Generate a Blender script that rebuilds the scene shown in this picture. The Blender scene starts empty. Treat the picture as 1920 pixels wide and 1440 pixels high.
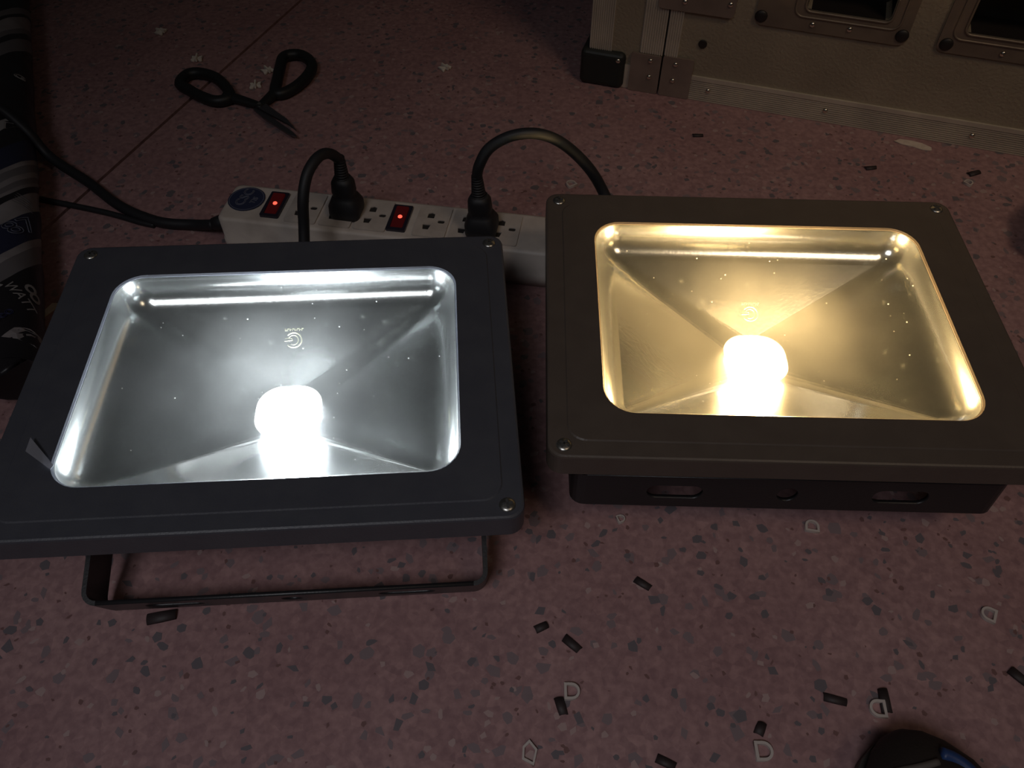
import bpy, bmesh, math, random
from mathutils import Vector, Matrix

random.seed(7)
S = bpy.context.scene
COL = S.collection
R = math.radians

# ------------------------------------------------------------------ camera
CAM_H = 0.455
cam_d = bpy.data.cameras.new('camera')
cam_d.sensor_width = 36.0
cam_d.lens = 36.0 * 1508 / 1920
cam_d.clip_start = 0.01
cam = bpy.data.objects.new('camera', cam_d)
cam.location = (0, 0, CAM_H)
cam.rotation_euler = (R(39.0), 0, 0)          # looks 51 degrees below the horizon
COL.objects.link(cam)
S.camera = cam

# ------------------------------------------------------------------ world, added fill lights, exposure
W = bpy.data.worlds.new('dim_room')
S.world = W
W.use_nodes = True
W.node_tree.nodes['Background'].inputs[0].default_value = (1.0, 0.93, 0.90, 1)
W.node_tree.nodes['Background'].inputs[1].default_value = 0.009

def area(name, loc, target, sx, sy, power, col, spread=180):
    d = bpy.data.lights.new(name, 'AREA')
    d.shape = 'RECTANGLE'; d.size = sx; d.size_y = sy
    d.energy = power; d.color = col; d.spread = R(spread)
    o = bpy.data.objects.new(name, d)
    o.location = loc
    o.rotation_euler = (Vector(target) - Vector(loc)).to_track_quat('-Z', 'Y').to_euler()
    COL.objects.link(o)
    return o
area('cool_fill_light', (-.45, -.80, 1.60), (-.08, -.02, 0), 0.6, 0.5, 0.60, (0.95, 0.95, 1.0), 50)  # unseen fill, added for cool floodlight bounce and the floor's falloff
area('warm_fill_light', (.85, -.35, 1.70), (0.42, .66, .05), 0.5, 0.4, 0.30, (1.0, 0.74, 0.50), 46)  # unseen fill, added to warm the right side and the case front
VS = S.view_settings
VS.view_transform = 'Standard'
VS.look = 'None'
VS.gamma = 1.0
VS.use_curve_mapping = False
VS.exposure = 0.0

# ------------------------------------------------------------------ materials
MATS = {}
def mat(name, col, rough=0.5, metal=0.0, spec=0.5, noise=None, bump=None, emit=None, aniso=0.0, coat=0.0):
    """noise=(scale, colour2, contrast)  bump=(scale, strength)"""
    if name in MATS: return MATS[name]
    m = bpy.data.materials.new(name); m.use_nodes = True
    nt = m.node_tree; b = nt.nodes['Principled BSDF']
    b.inputs['Base Color'].default_value = (*col, 1)
    b.inputs['Roughness'].default_value = rough
    b.inputs['Metallic'].default_value = metal
    b.inputs['Specular IOR Level'].default_value = spec
    b.inputs['Anisotropic'].default_value = aniso
    b.inputs['Coat Weight'].default_value = coat
    tc = nt.nodes.new('ShaderNodeTexCoord')
    if noise:
        n = nt.nodes.new('ShaderNodeTexNoise'); n.inputs['Scale'].default_value = noise[0]
        n.inputs['Detail'].default_value = 5
        nt.links.new(tc.outputs['Object'], n.inputs['Vector'])
        r = nt.nodes.new('ShaderNodeValToRGB')
        lo, hi = noise[2] if len(noise) > 2 else (0.35, 0.65)
        r.color_ramp.elements[0].position = lo; r.color_ramp.elements[0].color = (*col, 1)
        r.color_ramp.elements[1].position = hi; r.color_ramp.elements[1].color = (*noise[1], 1)
        nt.links.new(n.outputs['Fac'], r.inputs['Fac'])
        nt.links.new(r.outputs['Color'], b.inputs['Base Color'])
    if bump:
        n = nt.nodes.new('ShaderNodeTexNoise'); n.inputs['Scale'].default_value = bump[0]
        n.inputs['Detail'].default_value = 3
        nt.links.new(tc.outputs['Object'], n.inputs['Vector'])
        bp = nt.nodes.new('ShaderNodeBump'); bp.inputs['Strength'].default_value = bump[1]
        bp.inputs['Distance'].default_value = 0.001
        nt.links.new(n.outputs['Fac'], bp.inputs['Height'])
        nt.links.new(bp.outputs['Normal'], b.inputs['Normal'])
    if emit:
        b.inputs['Emission Color'].default_value = (*emit[0], 1)
        b.inputs['Emission Strength'].default_value = emit[1]
    MATS[name] = m
    return m

def terrazzo():
    m = bpy.data.materials.new('terrazzo_matrix'); m.use_nodes = True
    nt = m.node_tree; b = nt.nodes['Principled BSDF']
    tc = nt.nodes.new('ShaderNodeTexCoord')
    n1 = nt.nodes.new('ShaderNodeTexNoise'); n1.inputs['Scale'].default_value = 9; n1.inputs['Detail'].default_value = 6
    n2 = nt.nodes.new('ShaderNodeTexNoise'); n2.inputs['Scale'].default_value = 210; n2.inputs['Detail'].default_value = 4
    vo = nt.nodes.new('ShaderNodeTexVoronoi'); vo.inputs['Scale'].default_value = 190
    for n in (n1, n2, vo): nt.links.new(tc.outputs['Object'], n.inputs['Vector'])
    def ramp(src, a, ca, z, cz):
        r = nt.nodes.new('ShaderNodeValToRGB')
        r.color_ramp.elements[0].position = a; r.color_ramp.elements[0].color = (*ca, 1)
        r.color_ramp.elements[1].position = z; r.color_ramp.elements[1].color = (*cz, 1)
        nt.links.new(src, r.inputs['Fac']); return r.outputs['Color']
    base = ramp(n1.outputs['Fac'], .35, (.355, .210, .208), .68, (.405, .250, .245))
    fine = ramp(n2.outputs['Fac'], .36, (.84, .81, .83), .64, (1.08, 1.07, 1.06))
    sep = nt.nodes.new('ShaderNodeSeparateColor'); nt.links.new(vo.outputs['Color'], sep.inputs['Color'])
    cell = ramp(sep.outputs['Red'], .0, (.88, .86, .88), 1.0, (1.08, 1.07, 1.06))
    def mul(a, c):
        x = nt.nodes.new('ShaderNodeMix'); x.data_type = 'RGBA'; x.blend_type = 'MULTIPLY'
        x.inputs[0].default_value = 1
        nt.links.new(a, x.inputs[6]); nt.links.new(c, x.inputs[7]); return x.outputs[2]
    nt.links.new(mul(mul(base, fine), cell), b.inputs['Base Color'])
    b.inputs['Roughness'].default_value = 0.48
    b.inputs['Specular IOR Level'].default_value = 0.35
    return m

M = dict(
    terrazzo=terrazzo(),
    joint=mat('joint_grime', (.020, .015, .014), .9),
    chip_dark=mat('chip_slate', (.158, .134, .146), .45),
    chip_mid=mat('chip_grey', (.240, .178, .188), .45),
    chip_maroon=mat('chip_maroon', (.200, .105, .100), .45),
    chip_pale=mat('chip_pale', (.430, .300, .285), .45),
    black_paint=mat('black_coat_cool_veil', (.068, .070, .086), .42, noise=(60, (.078, .080, .095)), bump=(900, .12)),  # black coat, lifted and blued by lens veil put into its colour
    black_warm_flare=mat('black_coat_warm_flare', (.096, .075, .062), .42, noise=(60, (.108, .085, .070)), bump=(900, .12)),  # same black coat with the warm lens flare put into its colour
    sink=mat('dark_cast_aluminium', (.022, .022, .024), .5, bump=(500, .2)),
    yoke=mat('black_bracket_paint', (.018, .017, .019), .38, bump=(700, .1)),
    reflector=mat('brushed_reflector', (.86, .87, .87), .165, 1.0, bump=(420, .03)),
    screw=mat('zinc_screw', (.55, .54, .50), .32, 1.0),
    screw_dark=mat('screw_recess', (.06, .06, .06), .6),
    board=mat('led_board', (.35, .34, .30), .5, .2),
    ivory=mat('dusty_ivory_plastic', (.60, .535, .48), .5, noise=(45, (.46, .40, .36), (.42, .72)), bump=(200, .08)),
    ivory2=mat('dusty_ivory_socket', (.54, .48, .43), .5, noise=(70, (.44, .38, .34))),
    blackplastic=mat('black_rubber', (.016, .016, .019), .55),
    hole=mat('socket_hole_shade', (.02, .017, .016), .8),
    navy=mat('navy_sticker', (.025, .032, .075), .45),
    silver_ink=mat('silver_ink', (.16, .17, .22), .5),
    switch=mat('switch_frame', (.02, .018, .03), .35),
    rocker=mat('red_rocker', (.05, .010, .014), .3, emit=((1, .03, .02), .014)),
    pilot=mat('pilot_lamp', (.8, .05, .03), .3, emit=((1, .10, .06), 1.6)),
    alu=mat('ribbed_aluminium', (.66, .59, .48), .48, .3, noise=(30, (.54, .48, .40))),
    panel=mat('hammered_case_panel', (.38, .32, .235), .45, .15, bump=(330, .9), noise=(14, (.31, .26, .19))),
    plate=mat('case_hinge_plate', (.30, .23, .19), .45, .3, noise=(50, (.24, .185, .155))),
    dish=mat('handle_dish_metal', (.27, .215, .165), .42, .35, noise=(40, (.21, .165, .13))),
    recess=mat('dark_handle_recess', (.02, .016, .015), .5),
    corner=mat('green_black_corner', (.018, .021, .019), .5),
    rivet=mat('steel_rivet', (.75, .70, .60), .22, 1.0),
    clip=mat('white_nylon', (.72, .66, .58), .5),
    ring=mat('clear_white_plastic', (.56, .49, .45), .4),
    offcut=mat('dark_insulation', (.035, .024, .024), .6),
    paper=mat('dirty_paper', (.70, .60, .50), .8, noise=(150, (.60, .50, .42))),
    film_black=mat('black_print', (.018, .016, .019), .42),
    film_white=mat('white_print', (.30, .27, .27), .45, noise=(60, (.24, .215, .215))),
    film_grey=mat('grey_print', (.16, .145, .15), .45),
    film_navy=mat('navy_print', (.022, .024, .055), .42),
    ink_white=mat('white_lettering', (.33, .31, .30), .5),
    ink_blue=mat('blue_lettering', (.03, .035, .10), .5),
    shoe=mat('dark_shoe_upper', (.022, .016, .014), .7, bump=(600, .25)),
    sole=mat('grey_shoe_sole', (.10, .085, .075), .7),
    blue=mat('blue_shoe_trim', (.02, .05, .16), .45),
    pouch=mat('dark_fabric', (.030, .022, .020), .8, bump=(500, .3)),
    steel=mat('scissor_steel', (.20, .20, .22), .35, .9),
    grip=mat('black_scissor_grip', (.012, .013, .014), .5),
    emblem=mat('embossed_emblem', (.55, .52, .36), .4, 1.0),
    speck=mat('dust_speck', (.75, .75, .72), .7),
)

def glass_mat(name, dust):
    m = bpy.data.materials.new(name); m.use_nodes = True
    nt = m.node_tree; nt.nodes.clear()
    out = nt.nodes.new('ShaderNodeOutputMaterial')
    tr = nt.nodes.new('ShaderNodeBsdfTransparent'); tr.inputs[0].default_value = (.97, .98, .97, 1)
    gl = nt.nodes.new('ShaderNodeBsdfGlossy'); gl.inputs['Roughness'].default_value = .03
    tl = nt.nodes.new('ShaderNodeBsdfTranslucent'); tl.inputs[0].default_value = (.8, .8, .78, 1)
    lw = nt.nodes.new('ShaderNodeLayerWeight'); lw.inputs[0].default_value = .5
    pw = nt.nodes.new('ShaderNodeMath'); pw.operation = 'POWER'; pw.inputs[1].default_value = 4
    nt.links.new(lw.outputs['Facing'], pw.inputs[0])
    fr = nt.nodes.new('ShaderNodeMath'); fr.operation = 'MULTIPLY_ADD'; fr.inputs[1].default_value = .45; fr.inputs[2].default_value = .012
    nt.links.new(pw.outputs[0], fr.inputs[0])
    m1 = nt.nodes.new('ShaderNodeMixShader'); m2 = nt.nodes.new('ShaderNodeMixShader')
    tc = nt.nodes.new('ShaderNodeTexCoord')
    nz = nt.nodes.new('ShaderNodeTexNoise'); nz.inputs['Scale'].default_value = 26; nz.inputs['Detail'].default_value = 7
    nt.links.new(tc.outputs['Object'], nz.inputs['Vector'])
    mr = nt.nodes.new('ShaderNodeMapRange')
    mr.inputs[1].default_value = .3; mr.inputs[2].default_value = .75
    mr.inputs[3].default_value = dust * .7; mr.inputs[4].default_value = dust * 1.4
    nt.links.new(nz.outputs['Fac'], mr.inputs[0])
    nt.links.new(mr.outputs[0], m1.inputs[0]); nt.links.new(tr.outputs[0], m1.inputs[1]); nt.links.new(tl.outputs[0], m1.inputs[2])
    nt.links.new(fr.outputs[0], m2.inputs[0]); nt.links.new(m1.outputs[0], m2.inputs[1]); nt.links.new(gl.outputs[0], m2.inputs[2])
    nt.links.new(m2.outputs[0], out.inputs['Surface'])
    return m
M['glass'] = glass_mat('dusty_cover_glass', .004)

def film_mat():
    m = bpy.data.materials.new('translucent_film'); m.use_nodes = True
    nt = m.node_tree; b = nt.nodes['Principled BSDF']
    b.inputs['Base Color'].default_value = (.34, .34, .38, 1); b.inputs['Roughness'].default_value = .35
    b.inputs['Alpha'].default_value = .55
    return m
M['film'] = film_mat()

# ------------------------------------------------------------------ helpers
def link(name, me, m, parent=None, smooth=False):
    o = bpy.data.objects.new(name, me)
    COL.objects.link(o)
    ms = m if isinstance(m, (list, tuple)) else [m]
    if not me.materials:
        for x in ms: me.materials.append(M[x] if isinstance(x, str) else x)
    if smooth:
        for p in me.polygons: p.use_smooth = True
    if parent: o.parent = parent
    return o
def tag(o, label=None, cat=None, group=None, kind=None):
    if label: o['label'] = label
    if cat: o['category'] = cat
    if group: o['group'] = group
    if kind: o['kind'] = kind
    return o
def thing(name, label, cat, loc=(0, 0, 0), rz=0.0, group=None):
    o = bpy.data.objects.new(name, None); o.empty_display_size = .02
    COL.objects.link(o); o.location = loc; o.rotation_euler = (0, 0, rz)
    return tag(o, label, cat, group)
def bm_mesh(bm, name='m'):
    bmesh.ops.recalc_face_normals(bm, faces=bm.faces)
    me = bpy.data.meshes.new(name); bm.to_mesh(me); bm.free(); return me
def add_box(bm, x0, x1, y0, y1, z0, z1):
    r = bmesh.ops.create_cube(bm, size=1, matrix=Matrix.Translation(((x0+x1)/2, (y0+y1)/2, (z0+z1)/2)) @ Matrix.Diagonal((x1-x0, y1-y0, z1-z0, 1)))
    return r['verts']
def box(name, dims, m, parent=None, bev=0.0, seg=2):
    bm = bmesh.new(); add_box(bm, *dims)
    if bev: bmesh.ops.bevel(bm, geom=bm.edges[:], offset=bev, segments=seg, affect='EDGES', profile=.6)
    return link(name, bm_mesh(bm), m, parent, smooth=False)
def loft(rings, cap0=True, cap1=True, closed=False, flat_from=None):
    bm = bmesh.new()
    V = [[bm.verts.new(p) for p in r] for r in rings]
    n = len(rings[0]); K = len(rings)
    for k in range(K if closed else K-1):
        a, b = V[k], V[(k+1) % K]
        for i in range(n):
            f = bm.faces.new((a[i], a[(i+1) % n], b[(i+1) % n], b[i]))
            f.smooth = not (flat_from is not None and k >= flat_from)
    if cap0 and not closed: bm.faces.new(V[0][::-1])
    if cap1 and not closed: bm.faces.new(V[-1])
    return bm
def rrect(w, h, r, z, n=7, cx=0, cy=0):
    pts = []
    for sx, sy, a0 in ((1, 1, 0), (-1, 1, 90), (-1, -1, 180), (1, -1, 270)):
        for i in range(n):
            a = R(a0 + 90*i/(n-1))
            pts.append((cx + sx*(w/2-r) + r*math.cos(a), cy + sy*(h/2-r) + r*math.sin(a), z))
    return pts
def rr2(x0, x1, y0, y1, r, n=6):
    return [(p[0], p[1]) for p in rrect(x1-x0, y1-y0, r, 0, n, (x0+x1)/2, (y0+y1)/2)]
def circ2(cx, cy, r, n=20, sx=1, sy=1):
    return [(cx + r*sx*math.cos(2*math.pi*i/n), cy + r*sy*math.sin(2*math.pi*i/n)) for i in range(n)]
def eval_mesh(o):
    dg = bpy.context.evaluated_depsgraph_get(); dg.update()
    me = bpy.data.meshes.new_from_object(o.evaluated_get(dg))
    d = o.data; bpy.data.objects.remove(o)
    bpy.data.curves.remove(d)
    return me
def flat_mesh(loops, thick, bev=0.0):
    """solid plate in the xy plane with holes, centred on z = 0"""
    c = bpy.data.curves.new('c', 'CURVE'); c.dimensions = '2D'; c.fill_mode = 'BOTH'
    c.extrude = thick/2 - bev; c.bevel_depth = bev; c.bevel_resolution = 1
    if bev: c.offset = -bev
    for L in loops:
        s = c.splines.new('POLY'); s.points.add(len(L)-1); s.use_cyclic_u = True
        for p, q in zip(s.points, L): p.co = (q[0], q[1], 0, 1)
    o = bpy.data.objects.new('c', c); COL.objects.link(o)
    me = eval_mesh(o); me.materials.clear(); return me
def text_mesh(body, size, thick=.0002, xs=1.0, outline=0):
    c = bpy.data.curves.new('t', 'FONT'); c.body = body; c.size = size; c.extrude = thick/2
    c.align_x = 'CENTER'; c.align_y = 'CENTER'; c.resolution_u = 3
    if outline:
        c.fill_mode = 'NONE'; c.extrude = 0; c.bevel_depth = outline; c.bevel_resolution = 0
    o = bpy.data.objects.new('t', c); COL.objects.link(o)
    me = eval_mesh(o); me.materials.clear()
    for v in me.vertices: v.co.x *= xs
    return me
def xform(me, mtx):
    me.transform(mtx); me.update(); return me
def spline(pts, n):
    """Catmull-Rom through pts"""
    P = [Vector(p) for p in pts]; out = []
    for i in range(len(P)-1):
        p0 = P[i-1] if i else P[0]*2-P[1]; p1, p2 = P[i], P[i+1]
        p3 = P[i+2] if i+2 < len(P) else P[-1]*2-P[-2]
        for k in range(n):
            t = k/n
            out.append(.5*((2*p1)+(p2-p0)*t+(2*p0-5*p1+4*p2-p3)*t*t+(3*p1-p0-3*p2+p3)*t**3))
    out.append(P[-1]); return out
def tube(pts, rad, n=10, closed=False, flat=1.0, cap=True):
    P = [Vector(p) for p in pts]; K = len(P); rings = []
    up = None
    for i in range(K):
        if closed: t = (P[(i+1) % K]-P[i-1]).normalized()
        else: t = (P[min(i+1, K-1)]-P[max(i-1, 0)]).normalized()
        if up is None:
            up = Vector((0, 0, 1)) if abs(t.z) < .9 else Vector((1, 0, 0))
        if flat != 1.0: up = Vector((0, 0, 1))
        s = t.cross(up).normalized(); up = s.cross(t).normalized()
        r = rad[i] if isinstance(rad, (list, tuple)) else rad
        rings.append([P[i] + s*(r*math.cos(2*math.pi*j/n)) + up*(r*flat*math.sin(2*math.pi*j/n)) for j in range(n)])
    return loft(rings, cap, cap, closed)
def dome(r, hgt, n=14, k=4):
    rings = [[(r*math.cos(R(90*i/k))*math.cos(2*math.pi*j/n), r*math.cos(R(90*i/k))*math.sin(2*math.pi*j/n), hgt*math.sin(R(90*i/k))) for j in range(n)] for i in range(k)]
    rings.append([(r*.05*math.cos(2*math.pi*j/n), r*.05*math.sin(2*math.pi*j/n), hgt) for j in range(n)])
    return loft(rings)

# ------------------------------------------------------------------ floor
JA, JB = Vector((-.25, .9549)), Vector((-.4014, .5436))
jd = (JA-JB).normalized(); jn = Vector((-jd.y, jd.x))
def on_joint(y): return JB.x + jd.x*(y-JB.y)/jd.y
bm = bmesh.new(); add_box(bm, -3, 3, -2, 4, -.06, -.004)
floor = link('floor', bm_mesh(bm), 'joint'); tag(floor, 'terrazzo floor in large slabs with a dark joint', None, kind='structure')
def slab(side):
    g = .0018*side
    p = [(on_joint(-2)+g*1.05, -2), (on_joint(4)+g*1.05, 4)]
    q = [(3*side, 4), (3*side, -2)]
    poly = p+q if side > 0 else p[::-1]+q[::-1]
    bm = bmesh.new()
    lo = [bm.verts.new((x, y, -.004)) for x, y in poly]; hi = [bm.verts.new((x, y, 0)) for x, y in poly]
    bm.faces.new(hi); bm.faces.new(lo[::-1])
    for i in range(4): bm.faces.new((lo[i], lo[(i+1) % 4], hi[(i+1) % 4], hi[i]))
    return link('floor_slab', bm_mesh(bm), 'terrazzo', floor)
slab(1); slab(-1)
# terrazzo aggregate: angular chips ground flush with the matrix
rc = random.Random(21)
verts, faces, mi = [], [], []
def chip(x, y, s, m, z):
    n = rc.choice((4, 5, 5, 6, 7)); el = rc.uniform(.45, 1); a0 = rc.uniform(0, 6.28); ca, sa = math.cos(a0), math.sin(a0)
    base = len(verts)
    for i in range(n):
        a = 2*math.pi*(i+rc.uniform(-.3, .3))/n; r = s*rc.uniform(.75, 1.15)
        u, v = r*math.cos(a), r*el*math.sin(a)
        verts.append((x+u*ca-v*sa, y+u*sa+v*ca, z))
    faces.append(tuple(range(base, base+n))); mi.append(m)
for cnt, m, s0, s1 in ((7500, 1, .0020, .0050), (4200, 3, .0016, .0034), (7500, 2, .0008, .0021), (2200, 0, .0010, .0022), (5200, 0, .0020, .0044)):
    for i in range(cnt):
        x, y = rc.uniform(-1.0, 1.0), rc.uniform(-.35, 1.25)
        if abs(x-on_joint(y)) < .006: continue
        chip(x, y, rc.uniform(s0, s1), m, .00005 + .00002*(m == 3) + .00004*(m == 2) + .00006*(m == 0) + rc.random()*.00002)
me = bpy.data.meshes.new('chips'); me.from_pydata(verts, [], faces)
for k in ('chip_dark', 'chip_mid', 'chip_maroon', 'chip_pale'): me.materials.append(M[k])
me.polygons.foreach_set('material_index', mi); me.update()
chips = link('terrazzo_chips', me, [], floor); chips['kind'] = 'stuff'

# ------------------------------------------------------------------ LED floodlights
LW, LH, OW, OH, F = .285, .224, .2179, .1611, .0895
def make_fin_mesh():
    prof = [(-.098, .070), (-.095, .060), (-.078, .040), (-.064, .014), (.064, .014), (.078, .040), (.095, .060), (.098, .070), (.088, .070), (.086, .060), (.066, .055), (.024, .0395), (-.024, .0395), (-.066, .055), (-.086, .060), (-.088, .070)]
    bm = bmesh.new()
    a = [bm.verts.new((-.0012, y, z)) for y, z in prof]; b = [bm.verts.new((.0012, y, z)) for y, z in prof]
    bm.faces.new(a[::-1]); bm.faces.new(b); n = len(prof)
    for i in range(n): bm.faces.new((a[i], a[(i+1) % n], b[(i+1) % n], b[i]))
    return bm_mesh(bm)
fin_mesh = make_fin_mesh(); fin_mesh.materials.append(M['sink'])

def floodlight(label, pos, X, U, N, led_col, led_strength, paint, yoke_angle, L, HW, pivot, emblem_xy):
    root = thing('led_floodlight', label, 'floodlight')
    X, U, N = (Vector(v).normalized() for v in (X, U, N))
    o = Vector(pos) - N*F
    root.matrix_world = Matrix(((X.x, U.x, N.x, o.x), (X.y, U.y, N.y, o.y), (X.z, U.z, N.z, o.z), (0, 0, 0, 1)))
    # front bezel with a shallow stepped band, rolled outer edge and bevelled opening
    b1 = .011
    rings = [rrect(OW+.004, OH+.004, .019, F-.018, 9), rrect(LW-.006, LH-.006, .007, F-.018, 9), rrect(LW, LH, .009, F-.017, 9),
             rrect(LW, LH, .009, F-.0016, 9), rrect(LW-.0008, LH-.0008, .0088, F-.0005, 9), rrect(LW-.003, LH-.003, .0085, F, 9),
             rrect(LW-2*b1, LH-2*b1, .011, F-.0001, 9), rrect(LW-2*b1-.0014, LH-2*b1-.0014, .0108, F+.0006, 9),
             rrect(OW+.0020, OH+.0020, .0185, F+.0006, 9), rrect(OW, OH, .0175, F-.0004, 9), rrect(OW, OH, .0175, F-.0010, 9)]
    bm = loft(rings, closed=True)
    bez = link('bezel', bm_mesh(bm), paint, root)
    for p in bez.data.polygons: p.use_smooth = False
    # corner screws
    hd = bm_mesh(dome(.0046, .0016))
    cross = bmesh.new(); add_box(cross, -.0028, .0028, -.0006, .0006, .0008, .0018); add_box(cross, -.0006, .0006, -.0028, .0028, .0008, .0018)
    cm = bm_mesh(cross)
    for sx in (-1, 1):
        for sy in (-1, 1):
            s = link('screw', hd, 'screw', root, True); s.location = (sx*(LW/2-.0092), sy*(LH/2-.0082), F-.0002)
            s.rotation_euler.z = R(20*sx+13*sy)
            link('cross_recess', cm, 'screw_dark', s)
    # cover glass
    gbm = loft([rrect(OW-.0008, OH-.0008, .0171, F-.0026, 9), rrect(OW-.0008, OH-.0008, .0171, F-.0014, 9)])
    gl = link('cover_glass', bm_mesh(gbm), 'glass', root)
    # specks of dust lying on the glass
    sb = bmesh.new(); rs = random.Random(int(pos[0]*1000)+5)
    for _ in range(34):
        x, y = rs.uniform(-.10, .10), rs.uniform(-.072, .072); r = rs.choice((.00018, .00022, .0003, .00045))
        bmesh.ops.create_icosphere(sb, subdivisions=1, radius=r, matrix=Matrix.Translation((x, y, F-.0013)))
    sp = link('dust_specks', bm_mesh(sb), 'speck', gl); sp['kind'] = 'stuff'
    # reflector: deep pan with rounded walls and four facets meeting at the chip
    wall = [(.0002, .0011), (.0004, .0033)]
    for ang in (80, 74, 68, 60, 52, 44, 37, 30, 25):
        wall.append((wall[-1][0]+.0026*math.cos(R(ang)), wall[-1][1]+.0026*math.sin(R(ang))))
    wi, wd = wall[-1]
    rings = [rrect(OW-2*i, OH-2*i, max(.0175-i*.75, .004), F-d, 9) for i, d in wall]
    rings.append(rrect(.0410, .0410, .0160, F-.0455, 9))
    bm = loft(rings, False, False, flat_from=10)
    refl = link('reflector', bm_mesh(bm), 'reflector', root)
    # chip on board; emitter rounded and widened to the outline of its bloom
    bm = loft([rrect(.0418, .0418, .0165, F-.0475, 8), rrect(.0418, .0418, .0165, F-.0454, 8)])
    board = link('led_board', bm_mesh(bm), 'board', root)
    le = mat('led_emitter_%d' % int(led_col[2]*100), (1, .95, .7), .5, emit=(led_col, led_strength))
    bm = dome(.0202, .0036, 32, 6); bmesh.ops.translate(bm, verts=bm.verts, vec=(0, 0, F-.0458))
    chipo = link('led_emitter', bm_mesh(bm), le, board)
    chipo['label'] = 'blinding LED emitter, domed and widened to its bloom'
    # embossed emblem on the far facet of the pan
    ex, ey = emblem_xy
    slope = math.atan2(.0455-wd, (OH/2-wi)-.0205)
    ez = F-.0455 + (ey-.0205)*math.tan(slope) + .0002
    EM = Matrix.Translation((ex, ey, ez)) @ Matrix.Rotation(slope, 4, 'X')
    arc = [(.0052*math.cos(R(a)), .0050*math.sin(R(a)), 0) for a in range(-140, 141, 14)]
    e1 = bm_mesh(tube(arc, .00045, 6)); em = link('emblem', xform(e1, EM), 'emblem', refl, True)
    arc = [(.0032*math.cos(R(a))-.0002, .0033*math.sin(R(a)), 0) for a in range(-125, 146, 15)] + [(-.0058, .0012, 0), (-.0012, .0012, 0), (-.0008, -.0002, 0), (-.0060, -.0006, 0)]
    em2 = link('emblem', xform(bm_mesh(tube(arc, .00028, 6)), EM), 'emblem', refl, True)
    tb = bmesh.new(); rt = random.Random(4)
    for k in range(8):
        x0 = -.0058+k*.00155
        add_box(tb, x0, x0+.0004, .0064, .0080, -.0002, .0003)
        if k % 2: add_box(tb, x0, x0+.0012, .0076, .0080, -.0002, .0003)
        else: add_box(tb, x0+.0004, x0+.0011, rt.choice((.0064, .0070)), .0074, -.0002, .0003)
    link('emblem_lettering', xform(bm_mesh(tb), EM), 'emblem', refl)
    # housing, fins, driver box
    bm = loft([rrect(.196, .156, .012, .0400, 6), rrect(.236, .196, .014, F-.020, 6), rrect(.246, .206, .014, F-.018, 6)])
    bmesh.ops.delete(bm, geom=[f for f in bm.faces if len(f.verts) > 4 and f.calc_center_median().z > F-.0185], context='FACES')
    link('housing', bm_mesh(bm), 'sink', root)
    for k in range(21):
        f = link('fin', fin_mesh, 'sink', root); f.location.x = -.110+.011*k
    drv = bm_mesh(loft([rrect(.118, .088, .006, .0004, 5), rrect(.126, .096, .008, .003, 5), rrect(.126, .096, .008, .0405, 5)]))
    link('driver_box', drv, 'sink', root)
    # U bracket: two legs and a base bar with slots; local frame swings about the pivot
    T, BW = .0026, .028
    PM = Matrix.Translation(pivot) @ Matrix.Rotation(R(yoke_angle), 4, 'X')   # leg direction = -Y
    rad = .007; path = []
    path.append((-HW, .009))
    path.append((-HW, -(L-rad)))
    for i in range(1, 6):
        a = R(180+90*i/5); path.append((-HW+rad+rad*math.cos(a), -(L-rad)+rad*math.sin(a)))
    for p in [(-x, y) for x, y in path[::-1]]: path.append(p)
    bm = bmesh.new(); VV = []
    for i, (x, y) in enumerate(path):
        p0 = Vector(path[max(i-1, 0)]); p1 = Vector(path[min(i+1, len(path)-1)]); t = (p1-p0).normalized(); nn = Vector((t.y, -t.x))*T/2
        VV.append([bm.verts.new((x+s*nn.x, y+s*nn.y, z)) for s, z in ((1, -BW/2), (1, BW/2), (-1, BW/2), (-1, -BW/2))])
    mid = len(path)//2
    for i in range(len(path)-1):
        if i == mid-1: continue                      # the base bar is the slotted plate below
        for j in range(4): bm.faces.new((VV[i][j], VV[i][(j+1) % 4], VV[i+1][(j+1) % 4], VV[i+1][j]))
    bm.faces.new(VV[0][::-1]); bm.faces.new(VV[-1])
    leg = bm_mesh(bm)
    bx = HW-rad
    slots = [rr2(-bx, bx, -BW/2, BW/2, .0001, 2), rr2(-.066-.0165, -.066+.0165, -.006, .006, .0059), rr2(.066-.0165, .066+.0165, -.006, .006, .0059), circ2(0, 0, .0062)]
    bar = flat_mesh(slots, T)
    xform(bar, Matrix.Translation((0, -L, 0)) @ Matrix.Rotation(R(90), 4, 'X'))
    tmp = bmesh.new(); tmp.from_mesh(leg); tmp.from_mesh(bar); bmesh.ops.remove_doubles(tmp, verts=tmp.verts, dist=1e-5)
    yme = bm_mesh(tmp); xform(yme, PM)
    yk = link('bracket', yme, 'yoke', root)
    for s in (-1, 1):
        bo = bmesh.new(); bmesh.ops.create_cone(bo, cap_ends=True, segments=6, radius1=.0075, radius2=.0075, depth=.005)
        b = link('pivot_bolt', xform(bm_mesh(bo), PM @ Matrix.Translation((s*(HW+.0035), 0, 0)) @ Matrix.Rotation(R(90), 4, 'Y')), 'screw_dark', yk)
        bo = bmesh.new(); bmesh.ops.create_cone(bo, cap_ends=True, segments=16, radius1=.007, radius2=.007, depth=.006)
        link('pivot_boss', xform(bm_mesh(bo), PM @ Matrix.Translation((s*(HW-.0040), 0, 0)) @ Matrix.Rotation(R(90), 4, 'Y')), 'sink', yk)
    return root

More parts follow.
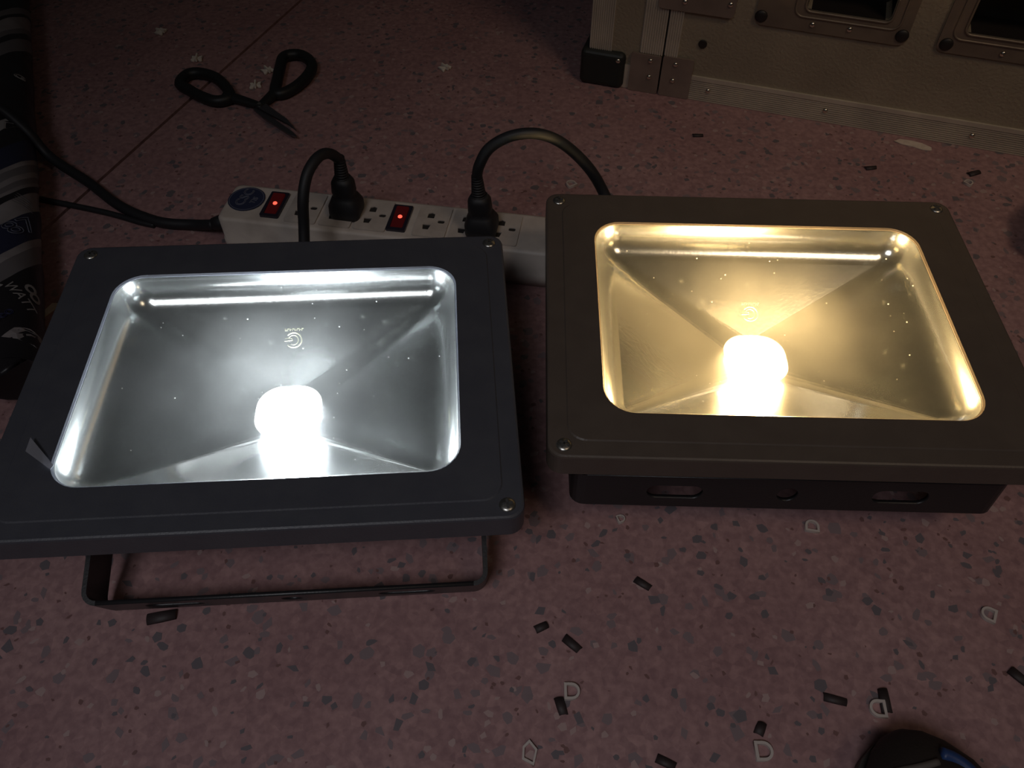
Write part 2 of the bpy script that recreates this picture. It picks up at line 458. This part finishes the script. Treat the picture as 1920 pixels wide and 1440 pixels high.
lampA = floodlight('black LED floodlight shining cool white, bracket folded down onto the floor', (-.1421282, .31069973, .0898),
                   (.99775, .06469, -.0174), (-.06484, .99786, -.0081), (.01684, .00922, .99982), (.84, .93, 1.0), 540.0, 'black_paint', 18.5, .124, .112, (.009, .004, .0550), (.001, .0480))
lampB = floodlight('black LED floodlight shining warm yellow, slotted bracket sticking out in front', (.16428889, .35308775, .0908),
                   (.99969, -.02287, -.00956), (.02302, .99961, .01603), (.00919, -.01624, .99983), (1.0, .66, .27), 1080.0, 'black_warm_flare', -6.0, .111, .1255, (0, .004, .0365), (.0, .0340))
# torn scrap of protective film still stuck to the cool lamp's bezel
film = [(-.2625, .2533), (-.2622, .2446), (-.2455, .2339), (-.2449, .2366)]
bm = bmesh.new()
lo = [bm.verts.new((x, y, z)) for (x, y), z in zip(film, (.0958, .0952, .0937, .0937))]
hi = [bm.verts.new((v.co.x, v.co.y, v.co.z+.00025)) for v in lo]
bm.faces.new(lo[::-1]); bm.faces.new(hi)
for i in range(4): bm.faces.new((lo[i], lo[(i+1) % 4], hi[(i+1) % 4], hi[i]))
me = bm_mesh(bm); bpy.context.view_layer.update()
xform(me, lampA.matrix_world.inverted())
fs = link('film_scrap', me, 'film', lampA); fs['label'] = 'torn strip of clear protective film'

# ------------------------------------------------------------------ power strip
ST = .035
ps = thing('power_strip', 'ivory multi-socket power strip with two red-lit switches behind the floodlights', 'power strip', (-.2036, .5538, 0), R(-9.3))
# local frame: x along the strip, y = 0 is the far top edge, -y towards the camera
x0, x1, yw = -.030, .246, .046
cx, cy = (x0+x1)/2, -yw/2
bm = loft([rrect(x1-x0, yw+.002, .007, 0, 6, cx, cy), rrect(x1-x0, yw+.002, .007, .012, 6, cx, cy), rrect(x1-x0-.0012, yw+.0006, .007, .0125, 6, cx, cy),
           rrect(x1-x0-.0012, yw+.0006, .007, ST-.003, 6, cx, cy), rrect(x1-x0-.004, yw-.002, .006, ST-.001, 6, cx, cy), rrect(x1-x0-.008, yw-.006, .005, ST-.0006, 6, cx, cy)])
body = link('body', bm_mesh(bm), 'ivory', ps)
def sock_loops(w=.0262, h=.037):
    return [rr2(-w/2, w/2, -h/2, h/2, .0018, 4),
            [(-.0052, .0035), (.0004, .0035), (.0004, .0090), (-.0024, .0106), (-.0052, .0090)],
            [(-.0060, -.0105), (-.0016, -.0105), (-.0004, -.0046), (-.0070, -.0046)],
            rr2(.0042, .0098, -.0018, .0022, .0014, 3)]
sk = flat_mesh(sock_loops(), .0012); well = flat_mesh([rr2(-.010, .011, -.013, .013, .001, 3)], .0003)
for sx in (.0395, .0683, .0971, .1455, .1743, .2031):
    s = link('socket', sk, 'ivory2', ps); s.location = (sx, -yw/2, ST+.0002)
    link('hole_shade', well, 'hole', s).location = (0, 0, -.0004)  # flat dark plate painting the shade inside the socket holes
for sx in (.0165, .1215):
    fr = link('switch_frame', flat_mesh([rr2(-.0078, .0078, -.0155, .0155, .0012, 4), rr2(-.0052, .0052, -.0125, .0125, .001, 4)], .0022), 'switch', ps)
    fr.location = (sx-.003, -.0235, ST+.0006)
    bm = bmesh.new(); vs = add_box(bm, -.0050, .0050, -.0123, .0123, -.001, .0006)
    for v in vs:
        if v.co.z > 0 and v.co.y > 0: v.co.z += .0022
    bmesh.ops.bevel(bm, geom=bm.edges[:], offset=.0005, segments=2, affect='EDGES')
    link('rocker', bm_mesh(bm), 'rocker', fr)
    pl = link('pilot_lamp', bm_mesh(dome(.0019, .0012, 12, 3)), 'pilot', fr, True); pl.location = (.0005, 0, .0016); pl.rotation_euler.x = R(5)
st = link('round_sticker', flat_mesh([circ2(0, 0, .0152, 36)], .0003), 'navy', ps); st.location = (-.0125, -.0195, ST+.0002)
st['label'] = 'round navy sticker with silver letters'
link('sticker_rim', flat_mesh([circ2(0, 0, .0142, 36), circ2(0, 0, .0138, 36)], .0003), 'silver_ink', st).location = (0, 0, .0001)
t = link('sticker_text', text_mesh('CSC', .0115, outline=.00028), 'silver_ink', st); t.location = (-.002, .0015, .0003); t.rotation_euler.z = R(80)
t = link('sticker_text', text_mesh('TIS', .0062, outline=.0002), 'silver_ink', st); t.location = (.0070, -.001, .0003); t.rotation_euler.z = R(80)
bm = tube([(-.029, -.028, .016), (-.036, -.030, .016), (-.043, -.032, .015)], [.0075, .0065, .0050], 12)
link('cord_gland', bm_mesh(bm), 'blackplastic', ps, True)

# ------------------------------------------------------------------ cords
def cable(name, label, pts, rad, cat='cord', n=8):
    P = spline(pts, n)
    o = link(name, bm_mesh(tube(P, rad, 10)), 'blackplastic', None, True)
    return tag(o, label, cat)
cable('supply_cord', 'thick black cord running from the printed roll to the power strip end',
      [(-.58, .668, .0046), (-.530, .668, .028), (-.495, .662, .0480), (-.466, .651, .0505), (-.441, .638, .034), (-.424, .627, .012), (-.3828, .5991, .0046), (-.3433, .5651, .0046), (-.3045, .5446, .0046), (-.272, .5390, .006), (-.2500, .5300, .0135)], .0046)
cable('thin_cord', 'thin dark cord coming out beside the roll and joining the thick cord',
      [(-.46, .590, .0026), (-.4185, .5777, .0026), (-.3817, .5673, .0026), (-.350, .5575, .0026), (-.322, .5465, .0026), (-.308, .5425, .0022)], .0026)

def plug(root, base, lean, top_dir):
    """moulded plug standing in a socket; local z up the plug"""
    m = Matrix.Translation(base) @ Matrix.Rotation(R(lean[0]), 4, 'X') @ Matrix.Rotation(R(lean[1]), 4, 'Y') @ Matrix.Rotation(R(-9), 4, 'Z')
    rings = [rrect(.0235, .0225, .004, 0, 5), rrect(.0250, .0235, .005, .003, 5), rrect(.0250, .0235, .006, .010, 5), rrect(.0195, .0185, .006, .0165, 5),
             rrect(.0165, .0155, .006, .0185, 5), rrect(.0185, .0165, .006, .0215, 5), rrect(.0175, .0155, .006, .030, 5), rrect(.0125, .0120, .005, .0345, 5)]
    p = link('plug', xform(bm_mesh(loft(rings)), m), 'blackplastic', root)
    rings = []
    for i in range(9):
        z = .0335+.0022*i; r = .0056-.00018*i
        rings.append(rrect(2*r, 2*r, r*.95, z, 5)); rings.append(rrect(2*r, 2*r, r*.95, z+.0012, 5)); rings.append(rrect(2*r-.0014, 2*r-.0014, r*.75, z+.0013, 5)); rings.append(rrect(2*r-.0014, 2*r-.0014, r*.75, z+.0021, 5))
    link('strain_relief', xform(bm_mesh(loft(rings)), m), 'blackplastic', p)
    return m @ Vector((0, 0, .050))
def lamp_cord(label, base, lean, pts):
    root = thing('lamp_cord', label, 'cord', base)
    top = plug(root, Vector((0, 0, 0)), lean, None)
    P = [top - Vector((0, 0, .006)), top] + [Vector(p)-Vector(base) for p in pts]
    link('cable', bm_mesh(tube(spline(P, 8), .0041, 10)), 'blackplastic', root, True)
lamp_cord('black lamp cord in a tight upright loop, plugged in between the two lit switches', (-.1335, .5190, ST+.0009), (0, 2),
          [(-.1360, .5090, .0985), (-.1415, .497, .1035), (-.1480, .484, .0985), (-.1520, .473, .085), (-.1545, .465, .063), (-.156, .452, .045), (-.157, .43, .036)])
lamp_cord('black lamp cord in a wide arch reaching over to the warm floodlight', (-.0235, .4965, ST+.0009), (0, -3),
          [(-.0240, .4950, .0980), (-.0160, .4950, .1130), (.0000, .4950, .1230), (.0190, .4950, .1245), (.0370, .4950, .1160), (.0560, .4930, .0975), (.0690, .4890, .0770), (.078, .4750, .060), (.085, .455, .052)])

# ------------------------------------------------------------------ aluminium flight case
fc = thing('flight_case', 'olive-grey aluminium-edged flight case standing at the upper right', 'case', (.0784, .7774, 0), R(-17.945))
CH, CD, CL = .34, .26, .62
# carcass behind the front panels
bm = bmesh.new(); add_box(bm, .001, CL, .034, CD, .001, CH); link('carcass', bm_mesh(bm), 'panel', fc)
def plate_xz(name, loops, y0, y1, m, parent, bev=0.0):
    me = flat_mesh(loops, y1-y0, bev)
    xform(me, Matrix.Translation((0, (y0+y1)/2, 0)) @ Matrix.Rotation(R(90), 4, 'X'))
    return link(name, me, m, parent)
plate_xz('lid_panel', [[(.0008, .0008), (.0742, .0008), (.0742, CH), (.0008, CH)]], 0, .034, 'panel', fc)
H1 = (.196, .268, .1055, .165); H2 = (.331, .403, .1055, .165)
plate_xz('front_panel', [[(.0758, .0008), (CL, .0008), (CL, CH), (.0758, CH)], rr2(*H1, .006), rr2(*H2, .006)], 0, .034, 'panel', fc)
def ribbed(name, a0, a1, b0, b1, vertical, lip=0.0):
    """ribbed extrusion: ribs across a0..a1, running b0..b1"""
    pitch = .0021; pts = []; a = a0
    if lip:
        pts += [(a0, -.0024), (a0+lip, -.0024)]; a = a0+lip
    n = int((a1-a)/pitch)
    p = (a1-a)/n
    for i in range(n):
        pts += [(a+i*p+p*.06, -.0011), (a+i*p+p*.38, -.0011), (a+i*p+p*.46, -.0021), (a+i*p+p*.98, -.0021)]
    prof = [(a0, .0002)] + pts + [(a1, .0002)]
    bm = bmesh.new(); A = []; B = []
    for u, v in prof:
        if vertical: A.append(bm.verts.new((u, v, b0))); B.append(bm.verts.new((u, v, b1)))
        else: A.append(bm.verts.new((b0, v, u))); B.append(bm.verts.new((b1, v, u)))
    n = len(prof)
    for i in range(n): bm.faces.new((A[i], A[(i+1) % n], B[(i+1) % n], B[i]))
    bm.faces.new(A[::-1]); bm.faces.new(B)
    return link(name, bm_mesh(bm), 'alu', fc)
ribbed('edge_trim', .0, .0233, .037, CH, True)
ribbed('edge_trim', .0516, .0744, .041, CH, True)
ribbed('edge_trim', .0757, .0892, .042, CH, True)
# the base trim: ribs low down, flat lip along the top
bt = ribbed('base_trim', -.0256, -.0004, .1062, CL, False, .0042)
xform(bt.data, Matrix.Diagonal((1, 1, -1, 1))); bt.data.flip_normals()
plate_xz('lid_base_trim', [[(.036, .0006), (.0742, .0006), (.0742, .0260), (.036, .0260)]], -.0015, 0, 'alu', fc)
pl_ = plate_xz('hinge_plate', [rr2(.0440, .0743, .0004, .0405, .002)], -.0036, -.0008, 'plate', fc)
pr_ = plate_xz('hinge_plate', [rr2(.0760, .1066, .0004, .0420, .002)], -.0036, -.0008, 'plate', fc)
ub = plate_xz('latch_plate', [rr2(.0637, .1345, .0885, .155, .004)], -.0040, 0, 'plate', fc)
# moulded corner guard wrapping the lower left corner
bm = bmesh.new(); add_box(bm, -.0075, .0385, -.0070, .060, 0, .0375)
bmesh.ops.bevel(bm, geom=bm.edges[:], offset=.0055, segments=4, affect='EDGES', profile=.5)
cg = link('corner_guard', bm_mesh(bm), 'corner', fc)
for v in cg.data.vertices: v.co.z = max(v.co.z, 0)
rv = bm_mesh(dome(.0026, .0017, 12, 4)); rv.transform(Matrix.Rotation(R(90), 4, 'X')); rv.materials.append(M['rivet'])
def rivets(parent, pts, y):
    for x, z in pts:
        r = link('rivet', rv, 'rivet', parent, True); r.location = (x, y, z)
rivets(pl_, [(.0637, .0348), (.0644, .0177)], -.0036); rivets(pr_, [(.0889, .0352), (.0884, .0179)], -.0036)
rivets(bt, [(.1250, .0125), (.2397, .0125), (.3747, .0125), (.51, .0125)], -.0021)
rivets(cg, [(.0318, .0310)], -.0069); rivets(ub, [(.088, .0975), (.1295, .1010)], -.0040)
plate_xz('dark_hole_disc', [circ2(.1111, .0587, .0042)], -.0016, 0, 'recess', fc, .0004)  # flat dark disc painted in place of a hole
big = bm_mesh(dome(.0058, .0024, 18, 4)); big.transform(Matrix.Rotation(R(90), 4, 'X')); big.materials.append(M['recess'])
for (hx0, hx1, hz0, hz1), (px0, px1, pz0, pz1), rvs, bigs in (
        (H1, (.1535, .2868, .0860, .190), [(.2046, .0932), (.2371, .0938)], [(.1585, .0940), (.2818, .0950)]),
        (H2, (.3120, .4450, .0862, .190), [(.3664, .0925), (.398, .0930)], [(.3195, .0935), (.4375, .0940)])):
    d = plate_xz('handle_dish', [rr2(px0, px1, pz0, pz1, .007), rr2(hx0-.001, hx1+.001, hz0-.001, hz1+.001, .006)], -.0022, 0, 'dish', fc)
    # raised lip around the recess
    lip = [(x, -.0022, z) for x, z in rr2(hx0-.0095, hx1+.0095, hz0-.0065, hz1+.0065, .008)]
    link('lip', bm_mesh(tube(lip, .0011, 6, closed=True)), 'dish', d, True)
    lip = [(x, -.0022, z) for x, z in rr2(hx0-.0015, hx1+.0015, hz0-.0012, hz1+.0012, .006)]
    link('lip', bm_mesh(tube(lip, .0012, 6, closed=True)), 'dish', d, True)
    bm = bmesh.new(); add_box(bm, hx0+.0003, hx1-.0003, -.0005, .0338, hz0+.0003, hz1-.0003)
    bmesh.ops.delete(bm, geom=[f for f in bm.faces if f.calc_center_median().y < 0], context='FACES')
    link('recess_box', bm_mesh(bm), 'recess', d)
    bar = [(hx0+.004, .012, hz1-.018), (hx0+.012, .006, hz1-.018), (hx1-.012, .006, hz1-.018), (hx1-.004, .012, hz1-.018)]
    link('grip', bm_mesh(tube(spline(bar, 4), .0045, 10)), 'recess', d, True)
    rivets(d, rvs, -.0022)
    for x, z in bigs:
        r = link('dark_dome', big, 'recess', d, True); r.location = (x, -.0022, z)  # near-black dome at the dish corner

# ------------------------------------------------------------------ printed roll along the left edge
RR = .021
RA, RB = Vector((-.640, 1.085, RR+.0010)), Vector((-.347, .355, RR+.0010))
ax = (RB-RA).normalized(); RL = (RB-RA).length
side = Vector((-ax.y, ax.x, 0))            # towards the camera's right
roll = thing('printed_roll', 'long roll wrapped in black and white printed film at the left edge', 'roll', RB - Vector((0, 0, RR+.0010)))
MW = Matrix(((side.x, 0, -ax.x, 0), (side.y, 0, -ax.y, 0), (0, 1, 0, RR+.0010), (0, 0, 0, 1)))   # local: x side, y up, z along the axis away from the near end
def sag(a, s):   # wrapped film is a little lumpy
    return RR*(1+.018*math.sin(s*83+a*2)+.014*math.sin(s*171-a*3))
def on_roll(a, s, lift=0.0):
    r = sag(a, s)+lift
    return MW @ Vector((r*math.cos(a), r*math.sin(a), s))
def slant(a): return .028*math.cos(a+R(60))    # the film is wrapped askew
bands = [(0, 'film_black'), (.104, 'film_grey'), (.126, 'film_white'), (.136, 'film_navy'), (.173, 'film_white'), (.200, 'film_black'), (.209, 'film_white'), (.214, 'film_grey'), (.222, 'film_white'), (.230, 'film_grey'),
         (.242, 'film_white'), (.249, 'film_navy'), (.282, 'film_black'), (.448, 'film_grey'), (.474, 'film_black'), (.487, 'film_grey'), (.498, 'film_white'), (.524, 'film_black'), (.531, 'film_grey'), (.545, 'film_black'), (RL, None)]
for (s0, nm), (s1, _) in zip(bands, bands[1:]):
    k = max(1, int((s1-s0)/.006)); rings = []
    n = 32
    for i in range(k+1):
        s = s0+(s1-s0)*i/k
        w = 0 if (s == 0 or s == RL) else 1
        rings.append([on_roll(2*math.pi*j/n, s + w*slant(2*math.pi*j/n)) for j in range(n)])
    bm = loft(rings, cap0=(s0 == 0), cap1=(s1 == RL))
    link('film_band', bm_mesh(bm), nm, roll)
def print_on_roll(me, a0, s0, nm, turn=0.0):
    bm = bmesh.new(); bm.from_mesh(me)
    bmesh.ops.triangulate(bm, faces=bm.faces[:])
    bmesh.ops.subdivide_edges(bm, edges=[e for e in bm.edges if e.calc_length() > .004], cuts=2)
    c, n = math.cos(R(turn)), math.sin(R(turn))
    for v in bm.verts:
        x, y = v.co.x*c-v.co.y*n, v.co.x*n+v.co.y*c
        v.co = on_roll(R(a0) - x/RR, s0 + y, .00035 + max(v.co.z, 0))
    return link('print', bm_mesh(bm), nm, roll)
print_on_roll(text_mesh('8', .026, xs=.85), 26, .071, 'ink_white', 28)
print_on_roll(text_mesh('WATT', .0110), 52, .064, 'ink_white', -58)
print_on_roll(text_mesh('ceo', .011, outline=.0003), 84, .044, 'ink_blue', 40)
print_on_roll(text_mesh('87', .022, xs=1.25, outline=.0004), 48, .149, 'silver_ink', 40)
print_on_roll(text_mesh('G', .010, xs=1.5, outline=.0004), 42, .388, 'ink_white')
for k in range(5):
    print_on_roll(flat_mesh([rr2(-.010+.001*k, .008, -.0003, .0003, .0001, 2)], .0002), 40, .178+.0034*k, 'film_grey', -25)
# pale patches of the print
print_on_roll(flat_mesh([[(-.013, -.012), (.008, .004), (.004, .009), (-.004, .012), (-.013, .006)]], .0002), 62, .295, 'ink_white')
print_on_roll(flat_mesh([[(-.008, .006), (-.004, -.010), (.004, -.004)]], .0002), 92, .080, 'ink_white')
print_on_roll(flat_mesh([[(-.016, -.004), (.014, -.014), (.011, .002), (.002, .006), (-.008, .004)]], .0002), 42, .026, 'film_white')

# ------------------------------------------------------------------ scissors lying open
sc = thing('scissors', 'black-handled scissors lying open on the floor behind the power strip', 'scissors', (-.2517, .7212, 0))
def rel(pts, z): return [Vector((x+.2517, y-.7212, z)) for x, y in pts]
LOOPA = [(-.3413, .7605), (-.3389, .7775), (-.3261, .7816), (-.3080, .7728), (-.2917, .7526), (-.2845, .7350), (-.2970, .7288), (-.3158, .7383), (-.3299, .7497)]
LOOPB = [(-.2424, .7631), (-.2441, .7895), (-.2437, .8143), (-.2267, .8179), (-.2123, .8004), (-.2120, .7787), (-.2210, .7560), (-.2334, .7422), (-.2410, .7460)]
def closed_spline(pts, n):
    P = [Vector(p) for p in pts]; K = len(P); out = []
    for i in range(K):
        p0, p1, p2, p3 = P[i-1], P[i], P[(i+1) % K], P[(i+2) % K]
        for k in range(n):
            t = k/n
            out.append(.5*((2*p1)+(p2-p0)*t+(2*p0-5*p1+4*p2-p3)*t*t+(3*p1-p0-3*p2+p3)*t**3))
    return out
for LP, arm in ((LOOPA, [(-.2900, .7400), (-.2760, .7330), (-.2600, .7255), (-.2490, .7195)]), (LOOPB, [(-.2390, .7480), (-.2440, .7370), (-.2490, .7260), (-.2530, .7170)])):
    hl = link('handle', bm_mesh(tube(closed_spline(rel(LP, .0062), 5), .0058, 10, closed=True)), 'grip', sc, True)
    n = 5*3
    A = spline(rel(arm, .0058), 5); rad = [.0068-.0030*i/(len(A)-1) for i in range(len(A))]
    link('handle_arm', bm_mesh(tube(A, rad, 10, flat=.72)), 'grip', hl, True)
bl1 = [(-.2545, .7240), (-.2480, .7250), (-.2200, .6960), (-.2075, .6770), (-.2170, .6870), (-.2560, .7185)]
bl2 = [(-.2560, .7200), (-.2500, .7160), (-.2085, .6735), (-.2060, .6690), (-.2135, .6720), (-.2450, .7010), (-.2570, .7150)]
for i, bl in enumerate((bl1, bl2)):
    me = flat_mesh([[(x+.2517, y-.7212) for x, y in bl]], .0016)
    o = link('blade', me, 'steel', sc); o.location.z = .0066-.0018*i
pv = link('pivot_screw', bm_mesh(dome(.0034, .0016, 14, 3)), 'screw', sc, True); pv.location = (0, 0, .0074)

# ------------------------------------------------------------------ litter on the floor
# nylon clips: short bar with flared, notched ends
def clip_mesh(sd):
    r = random.Random(sd); j = lambda v: v*r.uniform(.8, 1.2)
    L = [(-.006, -j(.0045)), (-.0028, -j(.0040)), (-.0012, -.0016), (.0012, -.0016), (.0028, -j(.0040)), (.006, -j(.0045)), (.0050, 0),
         (.006, j(.0045)), (.0028, j(.0040)), (.0012, .0016), (-.0012, .0016), (-.0028, j(.0040)), (-.006, j(.0045)), (-.0050, 0)]
    a = flat_mesh([L], .0028, .0004)
    bm = bmesh.new(); bm.from_mesh(a); add_box(bm, -.0008, .0008, -.0050, .0058, -.0006, .0034)
    return bm_mesh(bm)
for i, (x, y, a, lab) in enumerate((
        (-.3945, .8768, 70, 'small white nylon clip farthest back, left of the floor joint'),
        (-.3398, .8183, 5, 'small white nylon clip just behind the left scissor loop'),
        (-.2659, .7655, 10, 'small white nylon clip lying between the two scissor loops'),
        (-.2590, .7946, 40, 'small white nylon clip touching the right scissor loop'),
        (-.0710, .7999, 42, 'small white nylon clip alone on the floor left of the flight case'))):
    o = link('nylon_clip', clip_mesh(i), 'clip'); o.location = (x, y, .0016); o.rotation_euler.z = R(a)
    tag(o, lab, 'clip', 'white nylon clips on the floor')
# D shaped plastic rings
def d_ring(s, seed, th=.0024):
    r = random.Random(seed)
    def D(k, off=0): return [(-.5*k, -.5*k)] + [(-.05*k+.5*k*math.cos(R(a)), .5*k*math.sin(R(a))) for a in range(-90, 91, 18)] + [(-.5*k, .5*k)]
    return flat_mesh([[(x*s, y*s) for x, y in D(1.0)], [(x*s, y*s) for x, y in D(.68)]], th)
rings_ = [(.1904, .2514, .0088, 80, 'D-shaped white plastic ring just in front of the slotted bracket'),
          (.0335, .1481, .0092, 0, 'D-shaped white plastic ring on the open floor between a pair of dark offcuts'),
          (.1337, .1169, .0100, 0, 'D-shaped white plastic ring at the bottom of the picture, left of the shoe'),
          (.2804, .1929, .0090, 150, 'faint D-shaped plastic ring near the right edge of the floor'),
          (.1997, .1389, .0095, 175, 'faint D-shaped plastic ring beside a dark wedge offcut above the shoe'),
          (.0534, .6015, .0090, 120, 'round white plastic ring under the wide cord arch'),
          (.4157, .6030, .0075, 40, 'small pale plastic ring on the floor at the right below the flight case'),
          (.0697, .2564, .0055, 20, 'tiny clear plastic ring in front of the gap between the floodlights')]
for i, (x, y, s, a, lab) in enumerate(rings_):
    o = link('plastic_ring', d_ring(s, i), 'ring'); o.location = (x, y, .0014); o.rotation_euler.z = R(a)
    tag(o, lab, 'ring', 'plastic rings on the floor')
tri = [(0, .0065), (.0042, .0015), (.0022, -.0065), (-.0040, -.0035), (-.0036, .0030)]
o = link('plastic_ring', flat_mesh([tri, [(x*.72, y*.74) for x, y in tri]], .0016), 'ring'); o.location = (.0093, .1164, .0009)
tag(o, 'pointed clear plastic loop at the bottom edge of the picture', 'ring', 'plastic rings on the floor')
# dark offcuts of cable insulation: short split sleeves
def sleeve(l, r, seed):
    q = random.Random(seed); pr = []
    for i in range(8): a = R(15+150*i/7); pr.append((r*math.cos(a), r*.75*math.sin(a)))
    for i in range(8): a = R(165-150*i/7); pr.append((r*.72*math.cos(a), r*.5*math.sin(a)))
    c1, c2 = q.uniform(-.15, .15), q.uniform(-.15, .15)
    return bm_mesh(loft([[(-l/2+c1*y, y, z) for y, z in pr], [(0, y, z*1.05) for y, z in pr], [(l/2+c2*y, y*.9, z) for y, z in pr]]))
offs = [(.0792, .2125, .0105, .0026, -35, 'dark sleeve offcut lying diagonally below the bracket centre'),
        (.0345, .1753, .0115, .0028, -42, 'dark sleeve offcut lying diagonally above the left D-shaped ring'),
        (.0270, .1403, .0095, .0028, -75, 'dark sleeve offcut directly beside the left D-shaped ring'),
        (.1782, .1440, .0125, .0026, -15, 'dark sleeve offcut lying level, left of the faint ring above the shoe'),
        (.2054, .1432, .0130, .0032, 85, 'dark wedge offcut standing against the faint ring above the shoe'),
        (.0810, .1117, .0105, .0026, -25, 'dark sleeve offcut cut by the bottom edge of the picture'),
        (.2847, .1563, .0110, .0032, -50, 'dark sleeve offcut at the right edge of the picture'),
        (.1340, .1285, .0070, .0028, 60, 'short dark offcut just behind the bottom D-shaped ring'),
        (.3332, .6262, .0105, .0028, 8, 'dark offcut on the floor between warm floodlight and flight case'),
        (.1801, .6781, .0100, .0026, 0, 'dark offcut in front of the flight case hinge side'),
        (.4260, .6180, .0120, .0032, 20, 'dark offcut behind the small pale ring on the right'),
        (.0171, .1853, .0080, .0026, 25, 'short dark offcut in front of the cool floodlight bracket end'),
        (-.2061, .1915, .0165, .0038, 12, 'flat dark offcut pressed against the cool floodlight bracket')]
for i, (x, y, l, r, a, lab) in enumerate(offs):
    o = link('insulation_offcut', sleeve(l, r, i), 'offcut'); o.location = (x, y, -.0002*0); o.rotation_euler.z = R(a)
    o.location.z = -r*.75*math.sin(R(15))+.0001 if False else 0.0
    tag(o, lab, 'offcut', 'dark offcuts on the floor')
# scraps
oval = [(-.0160, .0022), (-.010, .0060), (0, .0052), (.0090, .0030), (.0165, -.0020), (.0160, -.0062), (.0085, -.0064), (0, -.0030), (-.0090, -.0012)]
o = link('paper_scrap', flat_mesh([[(x*1.05, y*1.15) for x, y in oval]], .0007), 'paper'); o.location = (.3834, .6632, .0006); o.rotation_euler.z = R(-10)
tag(o, 'torn oval scrap of white paper below the flight case trim', 'paper scrap')
strip = [(-.003, -.011), (.001, -.012), (.0045, .008), (.0035, .012), (-.0025, .010)]
o = link('paper_strip', flat_mesh([strip], .0008), 'paper'); o.location = (-.365, .4400, .0006); o.rotation_euler.z = R(-22)
tag(o, 'pale strip of paper between the roll and the cool floodlight', 'paper scrap')

# ------------------------------------------------------------------ shoe toe at the bottom edge, pouch at the right edge
sh = thing('shoe', 'dark shoe toe with blue trim poking in at the bottom right', 'shoe', (.2010, .1230, 0), R(6))
def shoe_ring(y, hw, z0, z1, n=16):
    return [(hw*math.cos(2*math.pi*i/n)*(1 if math.sin(2*math.pi*i/n) < .2 else .92), y, z0+(z1-z0)*(.5+.5*math.sin(2*math.pi*i/n))) for i in range(n)]
prof = [(.000, .004, .012, .020), (-.003, .012, .009, .027), (-.009, .020, .007, .034), (-.020, .029, .006, .041), (-.040, .038, .006, .048), (-.075, .044, .006, .056), (-.120, .043, .006, .070), (-.165, .037, .006, .088), (-.200, .034, .006, .096), (-.245, .036, .006, .098), (-.262, .026, .008, .092)]
link('upper', bm_mesh(loft([shoe_ring(*p) for p in prof])), 'shoe', sh, True)
bm = loft([[(hw*1.06*s, y, z) for s, y, hw in [(1, p[0]-.001, p[1]) for p in prof[::-1]] + [(-1, p[0]-.001, p[1]) for p in prof]] for z in (0, .007, .010)])
link('sole', bm_mesh(bm), 'sole', sh)
def shoe_side(y, hw, z, k): return (hw*k, y, z)
tr = [(.0050, -.0175, .0395), (.0110, -.0205, .0385), (.0170, -.0270, .0375), (.0210, -.0400, .0385)]
link('side_trim', bm_mesh(tube(spline(tr, 4), .0034, 8)), 'blue', sh, True)
tr = [(-.019, -.0225, .0365), (-.008, -.0225, .0410), (.001, -.0215, .0418)]
link('toe_seam', bm_mesh(tube(spline(tr, 4), .0018, 8)), 'sole', sh, True)

for k in range(4):
    y = -.085-.018*k; z = .0585+.0085*k
    link('lace', bm_mesh(tube(spline([(-.020, y, z-.004), (0, y-.003, z+.003), (.020, y, z-.004)], 4), .0022, 8)), 'sole', sh, True)
link('collar', bm_mesh(tube([(.026*math.cos(R(a)), -.205+.050*math.sin(R(a)), .0945) for a in range(0, 360, 20)], .005, 8, closed=True)), 'sole', sh, True)
po = thing('cloth_pouch', 'dark rounded cloth pouch cut off by the right edge of the picture', 'pouch', (.505, .515, 0), R(20))
rings = []
for i in range(9):
    a = R(-80+160*i/8); r = math.cos(a)
    rings.append([(.078*r*math.cos(2*math.pi*j/24)*(1+.03*math.sin(3*j)), .060*r*math.sin(2*math.pi*j/24)*(1+.03*math.cos(5*j)), max(.026+.026*math.sin(a), 0)) for j in range(24)])
link('bag', bm_mesh(loft(rings)), 'pouch', po, True)
link('drawstring', bm_mesh(tube([(.030*math.cos(R(a)), .022*math.sin(R(a)), .0515) for a in range(0, 360, 20)], .0022, 8, closed=True)), 'blackplastic', po, True)
